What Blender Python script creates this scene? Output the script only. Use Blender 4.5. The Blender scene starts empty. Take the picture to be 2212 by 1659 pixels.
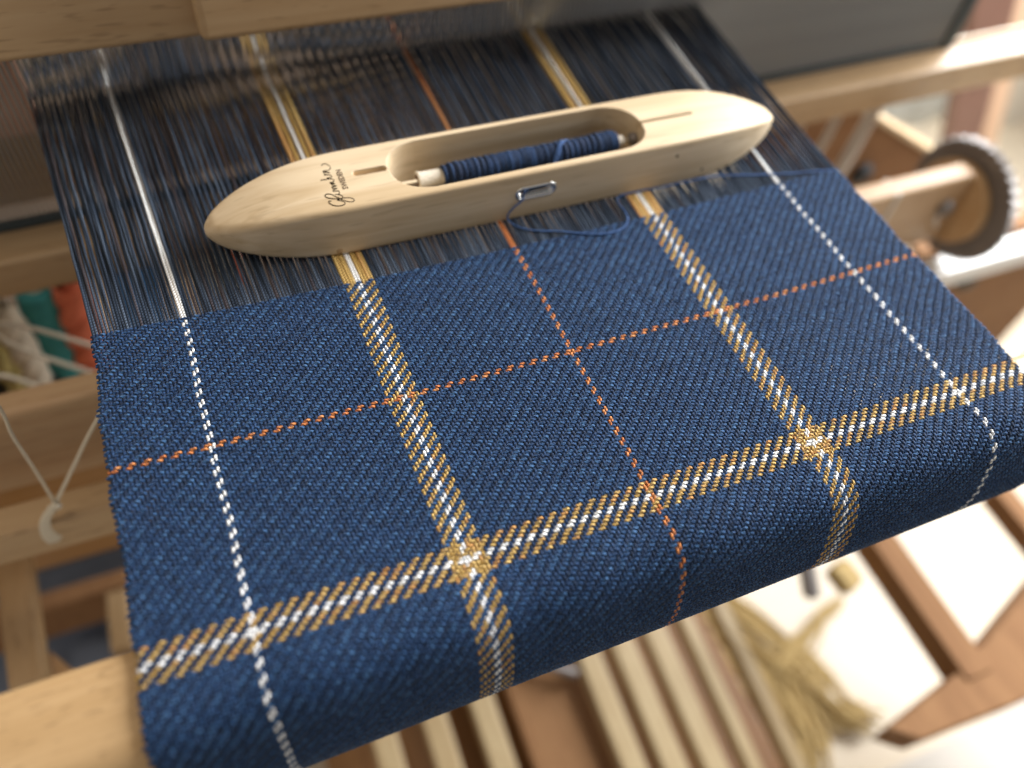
import bpy, bmesh, math, random
import numpy as np
from mathutils import Vector, Matrix

random.seed(7); rng = np.random.default_rng(7)
S = 0.0014                      # one warp end of the cloth = 1.4 mm; all numbers below are counted in ends
sc = bpy.context.scene
COL = sc.collection

# ------------------------------------------------------------------ camera
cam = bpy.data.cameras.new('camera'); co = bpy.data.objects.new('camera', cam); COL.objects.link(co)
right = Vector((0.92398463, -0.37347071, 0.08229234))
down = Vector((-0.25762666, -0.76689731, -0.58778994))
fwd = Vector((0.2826321, 0.52190817, -0.80481734))
m = Matrix((right, -down, -fwd)).transposed().to_4x4()
m.translation = Vector((-93.663, -186.799, 201.315)) * S
co.matrix_world = m
cam.sensor_width = 36; cam.lens = 28.39; cam.clip_start = 0.01; cam.clip_end = 30
cam.dof.use_dof = True; cam.dof.focus_distance = 246 * S
cam.dof.aperture_fstop = (28.39e-3) / (7.2 * S)
sc.camera = co
sc.view_settings.view_transform = 'Standard'; sc.view_settings.look = 'None'
sc.view_settings.exposure = 0.0; sc.view_settings.gamma = 1
# ------------------------------------------------------------------ light
w = bpy.data.worlds.new("World"); sc.world = w; w.use_nodes = True
bg = w.node_tree.nodes['Background']; bg.inputs[0].default_value = (1.0, 0.95, 0.89, 1); bg.inputs[1].default_value = 0.35
def area(name, loc, target, sx, sy, power, col):
    l = bpy.data.lights.new(name, 'AREA'); l.shape = 'RECTANGLE'; l.size = sx * S; l.size_y = sy * S
    l.energy = power; l.color = col
    o = bpy.data.objects.new(name, l); COL.objects.link(o)
    o.location = Vector(loc) * S
    o.rotation_euler = (Vector(target) - Vector(loc)).to_track_quat('-Z', 'Y').to_euler()
    return o
area('window_light', (830, 190, 400), (90, -30, -20), 620, 640, 66, (0.95, 0.97, 1.0))
area('room_lamp', (-380, 60, 700), (-80, 0, 0), 300, 300, 2.7, (1.0, 0.80, 0.56))

# ------------------------------------------------------------------ materials
def newmat(name):
    m = bpy.data.materials.new(name); m.use_nodes = True
    nt = m.node_tree; b = nt.nodes['Principled BSDF']
    return m, nt, b
def N(nt, t, **k):
    n = nt.nodes.new(t)
    for a, v in k.items(): setattr(n, a, v)
    return n
def wood(name, light, dark, fleck=0.5, rough=0.45, axis=0, freq=1.0, round_mm=0.9):
    """wood with long grain along an axis, growth-line streaks and short dark pore flecks"""
    m, nt, b = newmat(name); L = nt.links.new
    tc = N(nt, 'ShaderNodeTexCoord')
    mp = N(nt, 'ShaderNodeMapping')
    s = [180 * freq] * 3; s[axis] = 9 * freq; mp.inputs['Scale'].default_value = s
    L(tc.outputs['Object'], mp.inputs['Vector'])
    n1 = N(nt, 'ShaderNodeTexNoise'); n1.inputs['Scale'].default_value = 1; n1.inputs['Detail'].default_value = 5
    n1.inputs['Distortion'].default_value = 0.6
    L(mp.outputs[0], n1.inputs['Vector'])
    mpb = N(nt, 'ShaderNodeMapping'); s = [38 * freq] * 3; s[axis] = 4 * freq; mpb.inputs['Scale'].default_value = s
    L(tc.outputs['Object'], mpb.inputs['Vector'])
    n0 = N(nt, 'ShaderNodeTexNoise'); n0.inputs['Scale'].default_value = 1; n0.inputs['Detail'].default_value = 3
    L(mpb.outputs[0], n0.inputs['Vector'])
    ad = N(nt, 'ShaderNodeMath', operation='ADD'); L(n1.outputs[0], ad.inputs[0]); L(n0.outputs[0], ad.inputs[1])
    r = N(nt, 'ShaderNodeMapRange'); r.inputs['From Min'].default_value = 0.75; r.inputs['From Max'].default_value = 1.25
    L(ad.outputs[0], r.inputs['Value'])
    mix = N(nt, 'ShaderNodeMix', data_type='RGBA'); mix.inputs['A'].default_value = (*dark, 1); mix.inputs['B'].default_value = (*light, 1)
    L(r.outputs[0], mix.inputs['Factor'])
    # pore flecks
    mp2 = N(nt, 'ShaderNodeMapping'); s = [420 * freq] * 3; s[axis] = 60 * freq; mp2.inputs['Scale'].default_value = s
    L(tc.outputs['Object'], mp2.inputs['Vector'])
    v = N(nt, 'ShaderNodeTexNoise'); v.inputs['Scale'].default_value = 1; v.inputs['Detail'].default_value = 1
    L(mp2.outputs[0], v.inputs['Vector'])
    fr = N(nt, 'ShaderNodeMapRange'); fr.inputs['From Min'].default_value = 0.62; fr.inputs['From Max'].default_value = 0.72
    fr.inputs['To Max'].default_value = fleck
    L(v.outputs[0], fr.inputs['Value'])
    mix2 = N(nt, 'ShaderNodeMix', data_type='RGBA'); mix2.inputs['B'].default_value = (dark[0] * .45, dark[1] * .4, dark[2] * .35, 1)
    L(fr.outputs[0], mix2.inputs['Factor']); L(mix.outputs['Result'], mix2.inputs['A'])
    L(mix2.outputs['Result'], b.inputs['Base Color'])
    b.inputs['Roughness'].default_value = rough; b.inputs['Specular IOR Level'].default_value = 0.4
    bv = N(nt, 'ShaderNodeBevel'); bv.samples = 4; bv.inputs['Radius'].default_value = round_mm * 0.001
    bp = N(nt, 'ShaderNodeBump'); bp.inputs['Strength'].default_value = 0.12; bp.inputs['Distance'].default_value = 0.0004
    L(r.outputs[0], bp.inputs['Height']); L(bv.outputs[0], bp.inputs['Normal']); L(bp.outputs[0], b.inputs['Normal'])
    return m
def plain(name, c, rough=0.6, metal=0.0, var=0.25, scale=60, bump=0.0):
    m, nt, b = newmat(name); L = nt.links.new
    tc = N(nt, 'ShaderNodeTexCoord'); n = N(nt, 'ShaderNodeTexNoise'); n.inputs['Scale'].default_value = scale; n.inputs['Detail'].default_value = 4
    L(tc.outputs['Object'], n.inputs['Vector'])
    mix = N(nt, 'ShaderNodeMix', data_type='RGBA'); mix.inputs['A'].default_value = (*[x * (1 - var) for x in c], 1)
    mix.inputs['B'].default_value = (*[min(1, x * (1 + var)) for x in c], 1)
    L(n.outputs[0], mix.inputs['Factor']); L(mix.outputs['Result'], b.inputs['Base Color'])
    b.inputs['Roughness'].default_value = rough; b.inputs['Metallic'].default_value = metal
    if bump:
        bp = N(nt, 'ShaderNodeBump'); bp.inputs['Strength'].default_value = bump; bp.inputs['Distance'].default_value = 0.0005
        L(n.outputs[0], bp.inputs['Height']); L(bp.outputs[0], b.inputs['Normal'])
    return m
def yarnmat(name, rough=0.75, sheen=0.25, ply=0.85, spec=0.25):
    """plied yarn: colour from the heathered 'tone' attribute, twist from the UV that runs along and round the yarn"""
    m, nt, b = newmat(name); L = nt.links.new
    at = N(nt, 'ShaderNodeVertexColor'); at.layer_name = 'tone'
    uv = N(nt, 'ShaderNodeUVMap'); uv.uv_map = 'uv'
    sp = N(nt, 'ShaderNodeSeparateXYZ'); L(uv.outputs[0], sp.inputs[0])
    a = N(nt, 'ShaderNodeMath', operation='MULTIPLY'); a.inputs[1].default_value = ply; L(sp.outputs[0], a.inputs[0])
    v2 = N(nt, 'ShaderNodeMath', operation='MULTIPLY'); v2.inputs[1].default_value = 2; L(sp.outputs[1], v2.inputs[0])
    s_ = N(nt, 'ShaderNodeMath', operation='ADD'); L(a.outputs[0], s_.inputs[0]); L(v2.outputs[0], s_.inputs[1])
    s2 = N(nt, 'ShaderNodeMath', operation='MULTIPLY'); s2.inputs[1].default_value = 2 * math.pi; L(s_.outputs[0], s2.inputs[0])
    sn = N(nt, 'ShaderNodeMath', operation='SINE'); L(s2.outputs[0], sn.inputs[0])
    # fibre noise: glints and dark ply grooves are multiplied into the colour
    mp = N(nt, 'ShaderNodeMapping'); mp.inputs['Scale'].default_value = (2.2, 12, 1); L(uv.outputs[0], mp.inputs['Vector'])
    n = N(nt, 'ShaderNodeTexNoise'); n.inputs['Scale'].default_value = 1.0; n.inputs['Detail'].default_value = 3; L(mp.outputs[0], n.inputs['Vector'])
    h = N(nt, 'ShaderNodeMath', operation='MULTIPLY_ADD'); L(sn.outputs[0], h.inputs[0]); h.inputs[1].default_value = 0.38; L(n.outputs[0], h.inputs[2])
    rg = N(nt, 'ShaderNodeMapRange'); rg.inputs['From Min'].default_value = 0.15; rg.inputs['From Max'].default_value = 0.85
    rg.inputs['To Min'].default_value = 0.48; rg.inputs['To Max'].default_value = 1.6; L(h.outputs[0], rg.inputs['Value'])
    mul = N(nt, 'ShaderNodeMix', data_type='RGBA', blend_type='MULTIPLY'); mul.inputs['Factor'].default_value = 1
    L(at.outputs[0], mul.inputs['A']); L(rg.outputs[0], mul.inputs['B']); L(mul.outputs['Result'], b.inputs['Base Color'])
    bp = N(nt, 'ShaderNodeBump'); bp.inputs['Strength'].default_value = 0.8; bp.inputs['Distance'].default_value = 0.00022
    L(h.outputs[0], bp.inputs['Height']); L(bp.outputs[0], b.inputs['Normal'])
    b.inputs['Roughness'].default_value = rough; b.inputs['Specular IOR Level'].default_value = spec
    b.inputs['Sheen Weight'].default_value = sheen; b.inputs['Sheen Roughness'].default_value = 0.4
    b.inputs['Sheen Tint'].default_value = (0.62, 0.78, 1, 1)
    return m
M = {}
M['yarn'] = yarnmat('plied_yarn', sheen=0.16)
M['yarn_matt'] = yarnmat('plied_yarn_matt', sheen=0.04, spec=0.08, rough=.9)
M['yarn_smooth'] = yarnmat('plied_yarn_bright', sheen=0.08)
M['maple'] = wood('pale_maple', (0.69, 0.545, 0.36), (0.50, 0.355, 0.195), fleck=0.2, rough=0.55, freq=0.8, round_mm=1.1)
M['beech'] = wood('beech', (0.50, 0.345, 0.195), (0.43, 0.28, 0.145), fleck=0.4, rough=0.42, round_mm=2)
M['beech_warm'] = wood('warm_beech', (0.50, 0.325, 0.16), (0.42, 0.26, 0.115), fleck=0.45, rough=0.5, freq=2.2, round_mm=2)
M['beech_y'] = wood('beech_lengthwise', (0.50, 0.34, 0.185), (0.42, 0.27, 0.13), fleck=0.4, rough=0.42, axis=1, round_mm=2)
M['beech_z'] = wood('beech_upright', (0.46, 0.27, 0.13), (0.38, 0.21, 0.09), fleck=0.4, rough=0.45, axis=2, round_mm=2)
M['pine'] = wood('pale_pine', (0.66, 0.50, 0.31), (0.57, 0.40, 0.22), fleck=0.1, rough=0.35, round_mm=2)
M['pine_y'] = wood('pale_pine_lengthwise', (0.48, 0.365, 0.205), (0.39, 0.275, 0.14), fleck=0.1, rough=0.4, axis=1, round_mm=2)
M['stain'] = wood('brown_wood', (0.27, 0.138, 0.058), (0.21, 0.10, 0.040), fleck=0.2, rough=0.85, axis=1, round_mm=2)
M['stain_z'] = wood('red_brown_wood_upright', (0.23, 0.125, 0.09), (0.19, 0.095, 0.07), fleck=0.2, rough=0.5, axis=2, round_mm=2)
M['orange'] = wood('orange_brown_wood', (0.40, 0.205, 0.07), (0.33, 0.16, 0.05), fleck=0.2, rough=0.4, round_mm=2)
M['under_shade'] = wood('under_shade_brown', (0.13, 0.085, 0.055), (0.06, 0.045, 0.035), fleck=0.3, freq=.35)  # dark tone carries the shade under the loom
M['disc'] = wood('pale_orange_wood', (0.60, 0.40, 0.22), (0.50, 0.30, 0.14), fleck=0.1)
M['roller'] = wood('brown_beech', (0.53, 0.36, 0.21), (0.45, 0.28, 0.15), fleck=0.3, round_mm=2)
M['orange_y'] = wood('warm_brown_gap_fill', (0.30, 0.145, 0.05), (0.20, 0.09, 0.03), fleck=0.3, axis=1)  # brown for the sheet that fills the gaps between treadles
M['steel'] = plain('reed_steel', (0.34, 0.34, 0.33), rough=0.42, metal=0.5, var=0.15)
M['bright'] = plain('nickel', (0.72, 0.71, 0.68), rough=0.16, metal=1.0, var=0.05)
M['dark_bind'] = plain('dark_binding', (0.035, 0.05, 0.055), rough=0.6)
M['iron'] = plain('dark_iron', (0.21, 0.185, 0.17), rough=0.5, metal=0.3, var=0.2)
M['black'] = plain('black_rubber', (0.02, 0.022, 0.024), rough=0.6)
M['ink'] = plain('burnt_brown_print', (0.075, 0.038, 0.018), rough=0.7)
M['paper'] = plain('woven_paper_quill', (0.60, 0.53, 0.42), rough=0.8, var=0.3, scale=900, bump=0.5)
M['cord'] = plain('cotton_cord', (0.68, 0.62, 0.50), rough=0.9, var=0.25, scale=700, bump=0.6)
M['cord_d'] = plain('grey_cotton_cord', (0.60, 0.55, 0.48), rough=0.9, var=0.2, scale=500, bump=0.4)
M['white'] = plain('white_paint', (0.82, 0.80, 0.76), rough=0.5, var=0.04)
M['curtain'] = plain('white_curtain', (0.80, 0.82, 0.82), rough=0.8, var=0.1, scale=8)
M['wall'] = plain('warm_white_wall', (0.72, 0.66, 0.56), rough=0.85, var=0.04, scale=5)
M['peach'] = plain('peach_trim', (0.70, 0.47, 0.31), rough=0.7, var=0.08, scale=8)
M['floor'] = plain('pale_floor', (0.66, 0.555, 0.41), rough=0.45, var=0.07, scale=6)
M['ochre'] = plain('ochre_yarn', (0.43, 0.30, 0.12), rough=0.85, var=0.3, scale=120, bump=0.5)
M['teal'] = plain('teal_yarn', (0.05, 0.30, 0.31), rough=0.85, var=0.4, scale=150, bump=0.5)
M['coral'] = plain('coral_yarn', (0.85, 0.22, 0.12), rough=0.85, var=0.25, scale=150, bump=0.5)
M['apricot'] = plain('apricot_yarn', (0.72, 0.42, 0.24), rough=0.85, var=0.2, scale=150, bump=0.5)
M['cream'] = plain('cream_yarn', (0.70, 0.63, 0.50), rough=0.85, var=0.2, scale=150, bump=0.5)
M['olive'] = plain('olive_yarn', (0.50, 0.42, 0.16), rough=0.85, var=0.2, scale=150, bump=0.5)
M['char'] = plain('charcoal_yarn', (0.06, 0.06, 0.065), rough=0.85, var=0.4, scale=150, bump=0.5)
M['blueyarn'] = plain('bright_blue_yarn', (0.05, 0.20, 0.50), rough=0.8, var=0.3, scale=150, bump=0.5)
M['greycloth'] = plain('blue_grey_cloth', (0.20, 0.22, 0.27), rough=0.9, var=0.35, scale=40, bump=0.5)

# ------------------------------------------------------------------ object helpers
def tag(o, label=None, cat=None, group=None, kind=None):
    if label: o['label'] = label
    if cat: o['category'] = cat
    if group: o['group'] = group
    if kind: o['kind'] = kind
    return o
def empty(name, loc, label, cat, group=None):
    o = bpy.data.objects.new(name, None); COL.objects.link(o); o.location = Vector(loc) * S
    o.empty_display_size = 0.01
    return tag(o, label, cat, group)
def link(name, me, mat, parent=None):
    o = bpy.data.objects.new(name, me); COL.objects.link(o)
    if mat and not me.materials: me.materials.append(mat)
    if parent:
        o.parent = parent; o.matrix_parent_inverse = Matrix.Translation(parent.location).inverted()
    return o
def from_bm(name, bm, mat, parent=None, smooth=False):
    bmesh.ops.recalc_face_normals(bm, faces=bm.faces)
    bmesh.ops.scale(bm, vec=(S, S, S), verts=bm.verts)
    me = bpy.data.meshes.new(name); bm.to_mesh(me); bm.free()
    if smooth: me.shade_smooth()
    return link(name, me, mat, parent)
def bar_bm(p0, p1, w_, h_, up=(0, 0, 1), bev=1.2, bm=None):
    """box beam from p0 to p1 (centre line), w_ across, h_ along 'up'"""
    own = bm is None
    bm = bm or bmesh.new()
    p0 = Vector(p0); p1 = Vector(p1); d = (p1 - p0); L_ = d.length; d.normalize()
    up = Vector(up); side = d.cross(up).normalized(); up = side.cross(d).normalized()
    g = bmesh.ops.create_cube(bm, size=1)
    vs = g['verts']
    bmesh.ops.scale(bm, vec=(L_, w_, h_), verts=vs)
    if bev:
        es = list({e for v in vs for e in v.link_edges})
        r = bmesh.ops.bevel(bm, geom=es, offset=bev, segments=3, profile=0.5, affect='EDGES')
        vs = list({v for f in r['faces'] for v in f.verts} | {v for v in vs if v.is_valid})
    mt = Matrix((d, side, up)).transposed().to_4x4(); mt.translation = (p0 + p1) / 2
    bmesh.ops.transform(bm, matrix=mt, verts=vs)
    return bm
def bar(name, p0, p1, w_, h_, mat, parent=None, up=(0, 0, 1), bev=1.2):
    return from_bm(name, bar_bm(p0, p1, w_, h_, up, bev), mat, parent)
def prism(name, pts, ext, mat, parent=None, bev=1.0):
    """polygon (list of 3-D points in one plane) given thickness by the vector ext"""
    bm = bmesh.new(); a = [bm.verts.new(p) for p in pts]; f = bm.faces.new(a)
    r = bmesh.ops.extrude_face_region(bm, geom=[f]); vs = [v for v in r['geom'] if isinstance(v, bmesh.types.BMVert)]
    bmesh.ops.translate(bm, vec=ext, verts=vs)
    if bev: bmesh.ops.bevel(bm, geom=bm.edges[:], offset=bev, segments=2, affect='EDGES')
    return from_bm(name, bm, mat, parent)
def lathe_bm(prof, axis_p, axis_d, n=32, bm=None):
    """prof = [(t, r)] along the axis"""
    bm = bm or bmesh.new(); d = Vector(axis_d).normalized(); a = d.orthogonal().normalized(); b = d.cross(a); o = Vector(axis_p)
    rings = []
    for t, r in prof:
        rings.append([bm.verts.new(o + d * t + (a * math.cos(2 * math.pi * k / n) + b * math.sin(2 * math.pi * k / n)) * max(r, 1e-3)) for k in range(n)])
    for i in range(len(rings) - 1):
        for k in range(n): bm.faces.new((rings[i][k], rings[i][(k + 1) % n], rings[i + 1][(k + 1) % n], rings[i + 1][k]))
    bm.faces.new(rings[0][::-1]); bm.faces.new(rings[-1])
    return bm
def smooth_path(pts, n):
    """Catmull-Rom through pts"""
    P = np.array(pts, float); Q = np.vstack([2 * P[0] - P[1], P, 2 * P[-1] - P[-2]])
    out = []
    for i in range(len(P) - 1):
        a, b, c, d = Q[i:i + 4]
        for t in np.linspace(0, 1, n, endpoint=False):
            out.append(0.5 * ((2 * b) + (-a + c) * t + (2 * a - 5 * b + 4 * c - d) * t * t + (-a + 3 * b - 3 * c + d) * t ** 3))
    out.append(P[-1]); return np.array(out)

def tube_mesh(name, P, NN, A, B, C, k=6, uoff=None):
    """P (m,n,3) centre lines, NN (m,n,3) up vectors, A/B (m,n) half width / half height, C (m,n,3) colour -> one mesh"""
    m_, n_, _ = P.shape
    T = np.gradient(P, axis=1); T /= np.linalg.norm(T, axis=2, keepdims=True) + 1e-12
    Sd = np.cross(T, NN); Sd /= np.linalg.norm(Sd, axis=2, keepdims=True) + 1e-12
    U = np.cross(Sd, T)
    ang = (np.arange(k) + 0.5 * (k % 2 == 0)) / k * 2 * np.pi + (np.pi / 2 if k % 2 else 0)
    ca, sa = np.cos(ang), np.sin(ang)
    V = P[:, :, None, :] + Sd[:, :, None, :] * (A[:, :, None] * ca)[..., None] + U[:, :, None, :] * (B[:, :, None] * sa)[..., None]
    verts = (V.reshape(-1, 3) * S).astype(np.float32)
    i = np.arange(m_)[:, None, None]; j = np.arange(n_ - 1)[None, :, None]; q = np.arange(k)[None, None, :]
    base = (i * n_ + j) * k
    f = np.stack([base + q, base + (q + 1) % k, base + k + (q + 1) % k, base + k + q], -1).reshape(-1, 4)
    seg = np.linalg.norm(np.diff(P, axis=1), axis=2); u = np.concatenate([np.zeros((m_, 1)), np.cumsum(seg, 1)], 1)
    u = u + rng.random((m_, 1)) * 40
    uu = np.broadcast_to(u[:, :, None], (m_, n_, k))
    u0 = uu[:, :-1, :]; u1 = uu[:, 1:, :]
    v0 = (np.broadcast_to(q / k, u0.shape)); v1 = (np.broadcast_to((q + 1) / k, u0.shape))
    row = rng.integers(0, 50, (m_, 1, 1))
    uv = np.stack([np.stack([u0, v0 + row], -1), np.stack([u0, v1 + row], -1), np.stack([u1, v1 + row], -1), np.stack([u1, v0 + row], -1)], -2)
    me = bpy.data.meshes.new(name)
    me.vertices.add(len(verts)); me.vertices.foreach_set('co', verts.ravel())
    nf = len(f); me.loops.add(nf * 4); me.loops.foreach_set('vertex_index', f.ravel().astype(np.int32))
    me.polygons.add(nf); me.polygons.foreach_set('loop_start', (np.arange(nf) * 4).astype(np.int32))
    me.update(calc_edges=True)
    l = me.uv_layers.new(name='uv'); l.data.foreach_set('uv', uv.reshape(-1).astype(np.float32))
    ca_ = me.color_attributes.new('tone', 'FLOAT_COLOR', 'POINT')
    cc = np.ones((m_ * n_ * k, 4), np.float32); cc[:, :3] = np.repeat(C.reshape(-1, 3), k, 0)
    ca_.data.foreach_set('color', cc.ravel())
    me.shade_smooth()
    return me
def yarn(name, pts, r, col, parent=None, n=10, mat=None, k=8):
    P = smooth_path(pts, n)[None]; nn = P.shape[1]
    NN = np.zeros_like(P); NN[..., 2] = 1; NN[..., 0] = 0.13; NN[..., 1] = 0.21
    A = np.full((1, nn), r); C = np.array(col)[None, None] * (0.85 + 0.3 * rng.random((1, nn, 1)))
    return link(name, tube_mesh(name, P, NN, A, A, C, k), mat or M['yarn'], parent)
def cordobj(name, pts, r, mat, parent=None, n=8):
    return yarn(name, pts, r, (0.6, 0.55, 0.45), parent, n, mat)

# ================================================================== SETTING
def slab(name, x0, x1, y0, y1, z0, z1, mat, kind='structure'):
    bm = bmesh.new(); g = bmesh.ops.create_cube(bm, size=1)
    bmesh.ops.scale(bm, vec=(x1 - x0, y1 - y0, z1 - z0), verts=g['verts'])
    bmesh.ops.translate(bm, vec=((x0 + x1) / 2, (y0 + y1) / 2, (z0 + z1) / 2), verts=g['verts'])
    return tag(from_bm(name, bm, mat), kind=kind)
slab('floor', -1500, 2200, -1200, 1500, -540, -520, M['floor'])
slab('wall', -1500, 2200, 1010, 1040, -519, 1100, M['wall'])

# ================================================================== LOOM FRAME
frame = empty('loom_frame', (0, 40, -519), 'wooden loom frame of pale and brown beams behind and below the blue plaid cloth', 'loom')
def fb(*a, **k): return bar(*a, parent=frame, **k)
# breast beam that the cloth bends over
bm = bmesh.new()
prof = [(-99, -3.5), (-100, -2.2), (-101.5, -1.8), (-119, -1.8), (-122.5, -2.6), (-125.4, -4.8), (-127.3, -8), (-128.2, -12), (-128.4, -38), (-127.5, -42), (-124, -44), (-103, -44), (-100, -43), (-99, -40)]
pr0 = [bm.verts.new((-420, y, z)) for y, z in prof]; pr1 = [bm.verts.new((230, y, z)) for y, z in prof]
for i in range(len(prof)):
    j = (i + 1) % len(prof); bm.faces.new((pr0[i], pr0[j], pr1[j], pr1[i]))
bm.faces.new(pr0[::-1]); bm.faces.new(pr1)
o = from_bm('breast_beam', bm, M['beech_warm'], frame, smooth=True); o.data.set_sharp_from_angle(angle=0.7)
fb('cross_beam', (-420, 160, -113), (200, 160, -113), 18, 9, M['orange'])
fb('cross_rail', (-420, 18, -118), (-60, 18, -125), 14, 22, M['beech'])
fb('cross_rail', (150, 40, -157), (520, 40, -157), 15, 16, M['white'])
fb('back_panel', (-420, 66, -190), (-150, 66, -190), 8, 92, M['orange'])
fb('side_rail', (281, -172, -310), (281, 160, -310), 21, 24, M['stain'])
prism('foot_rail', [(203, -177, -300), (276, -164, -300), (352, -138, -300), (430, -112, -300), (460, -190, -300), (299, -195, -300), (219, -190, -300)], (0, 0, -26), M['stain'], frame)
fb('side_post', (-232, -4, -214), (-232, -4, -519), 16, 16, M['beech_z'], up=(0, 1, 0))
fb('side_arm', (-232, -14, -207), (-236, 66, -205), 15, 13, M['beech_y'])
fb('stretcher', (-330, 77, -320), (-205, 77, -320), 12, 40, M['stain'])
fb('stretcher_rail', (-213, 30, -303), (-212, 68, -303), 13, 12, M['beech_y'])
prism('angled_board', [(322, 150, -108), (440, 150, -178), (440, 150, -330), (250, 150, -330), (250, 150, -98)], (0, 14, 0), M['stain'], frame)
prism('edge_highlight', [(322, 149, -104), (442, 149, -174), (442, 149, -178.5), (322, 149, -108.5)], (0, 18, 0), M['pine'], frame, bev=.6)  # added pale strip imitating the highlight along the board's upper edge
prism('end_board', [(352, 70, -176), (560, 70, -176), (560, 70, -420), (470, 70, -330), (402, 70, -236)], (0, 14, 0), M['stain'], frame)
fb('side_arm', (330, -40, -152), (460, -40, -152), 9, 9, M['white'])
fb('end_post', (398, -66, -312), (398, -170, -312), 16, 20, M['stain'])
# post by the window
tag(bar('leaning_post', (784, 306, -516), (412, 306, 282), 47, 12, M['stain_z'], up=(0, 1, 0)), 'red-brown leaning post in front of the bright white curtain', 'post')
tag(bar('leaning_board', (832, 322, -516), (460, 322, 282), 42, 10, M['peach'], up=(0, 1, 0)), 'peach coloured leaning board beside the red-brown post', 'board')
tag(slab('side_wall', 1010, 1700, 500, 520, -519, 900, M['wall']), kind='structure')
fb('under_shade_panel', (-430, 420, -300), (275, 420, -300), 640, 8, M['under_shade'])  # added dark panel, gives the shade seen down through the bare warp
# ------------------------------------------------------------------ curtain
bm = bmesh.new(); cols = []
for i in range(101):
    x = 500 + 500 * i / 100; y = 540 + 7 * math.sin(i * 0.55) + 4 * math.sin(i * 1.3 + 1)
    cols.append((bm.verts.new((x, y, -515)), bm.verts.new((x, y, 300))))
for a, b in zip(cols, cols[1:]): bm.faces.new((a[0], b[0], b[1], a[1]))
nt = M['curtain'].node_tree; tr = nt.nodes.new('ShaderNodeBsdfTranslucent'); tr.inputs[0].default_value = (.85, .87, .88, 1); mx = nt.nodes.new('ShaderNodeMixShader'); mx.inputs[0].default_value = .55
nt.links.new(nt.nodes['Principled BSDF'].outputs[0], mx.inputs[1]); nt.links.new(tr.outputs[0], mx.inputs[2]); nt.links.new(mx.outputs[0], nt.nodes['Material Output'].inputs[0])
o = from_bm('curtain', bm, M['curtain'], smooth=True); so = o.modifiers.new('thickness', 'SOLIDIFY'); so.thickness = 0.002
tag(o, 'bright white curtain hanging behind the right end of the reed', 'curtain')

wn = empty('window', (760, 600, -400), 'bright daylight window behind the white curtain', 'window')
pm, pnt, pb = newmat('daylight_pane'); pb.inputs['Emission Color'].default_value = (0.93, 0.97, 1, 1); pb.inputs['Emission Strength'].default_value = 3.2
bar('pane', (500, 606, -60), (1010, 606, -60), 3, 760, pm, wn, bev=0)
for zz in (-448, -60, 328): bar('window_bar', (490, 602, zz), (1020, 602, zz), 8, 16, M['white'], wn)
for xx in (496, 760, 1016): bar('window_bar', (xx, 597, -450), (xx, 597, 330), 14, 8, M['white'], wn, up=(0, 1, 0))
# ------------------------------------------------------------------ cloth beam with ratchet wheel
cb = empty('cloth_beam', (0, 70, -115), 'square pale roller beam with dark round ratchet wheel, right of the cloth', 'roller')
bar('beam', (-420, 57, -114), (322, 57, -109), 13, 53, M['roller'], cb, bev=2.5)
from_bm('end_disc', lathe_bm([(0, 25), (0.6, 25.5), (6, 25.5), (6.5, 25)], (322, 58, -110), (1, 0, 0), 48), M['disc'], cb)
prof = []
bm = bmesh.new(); nt_ = 36; ring0 = []; ring1 = []
for k in range(nt_ * 2):
    a = 2 * math.pi * k / (nt_ * 2); r = 38.5 if k % 2 else 36
    ring0.append(bm.verts.new((329.5, 57 + r * math.cos(a), -110 + r * math.sin(a)))); ring1.append(bm.verts.new((334.5, 57 + r * math.cos(a), -110 + r * math.sin(a))))
bm.faces.new(ring0[::-1]); bm.faces.new(ring1)
for k in range(nt_ * 2): bm.faces.new((ring0[k], ring0[(k + 1) % (nt_ * 2)], ring1[(k + 1) % (nt_ * 2)], ring1[k]))
from_bm('ratchet_wheel', bm, M['iron'], cb)
from_bm('peg', lathe_bm([(0, 5), (3, 5.4), (5, 4)], (309, 51, -104), (0, -1, 0), 24), M['iron'], cb, smooth=True)
from_bm('peg_pin', lathe_bm([(0, 1.2), (9, 1.2)], (306, 50, -109), (0.4, -0.3, -1), 12), M['bright'], cb, smooth=True)
bar('metal_band', (262, 56.8, -109.5), (265, 56.8, -109.5), 13.6, 52.6, M['cord_d'], cb, bev=.3)
# bolt heads on the brown boards
for p in [(354, 149, -167), (424, 69, -222)]:
    from_bm('bolt_head', lathe_bm([(0, 9), (3, 9), (6, 6)], p, (0, -1, 0), 24), M['black'], frame, smooth=True)
from_bm('ochre_block', bar_bm((380, 66, -215), (402, 66, -240), 6, 18), M['ochre'], frame)

# ------------------------------------------------------------------ tie-up cords
def cord(pts, r, label, mat='cord', cat='cord', group=None):
    o = cordobj('cord', pts, r, M[mat]); return tag(o, label, cat, group)
cord([(283, 130, -60), (270, 122, -108), (258, 120, -150)], 2.6, 'left one of two pale parallel cords crossing the red-brown board', 'cord_d')
cord([(312, 130, -78), (297, 122, -131), (284, 120, -178)], 4.2, 'thicker right one of two pale parallel cords crossing the red-brown board', 'cord_d')
cord([(253, 130, -60), (247, 122, -95), (240, 120, -130)], 1.5, 'thin pale cord next to the right cloth edge below the reed', 'cord_d')
cord([(-215, 112, -88), (-202, 110, -92), (-188, 110, -100), (-168, 110, -121), (-150, 108, -140)], 1.15, 'uppermost white cord running to the left cloth edge over the teal yarn')
cord([(-205, 112, -96), (-196, 110, -112), (-189, 110, -122), (-172, 110, -143), (-150, 108, -168)], 1.15, 'second white cord below the uppermost one, across the teal yarn')
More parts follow.
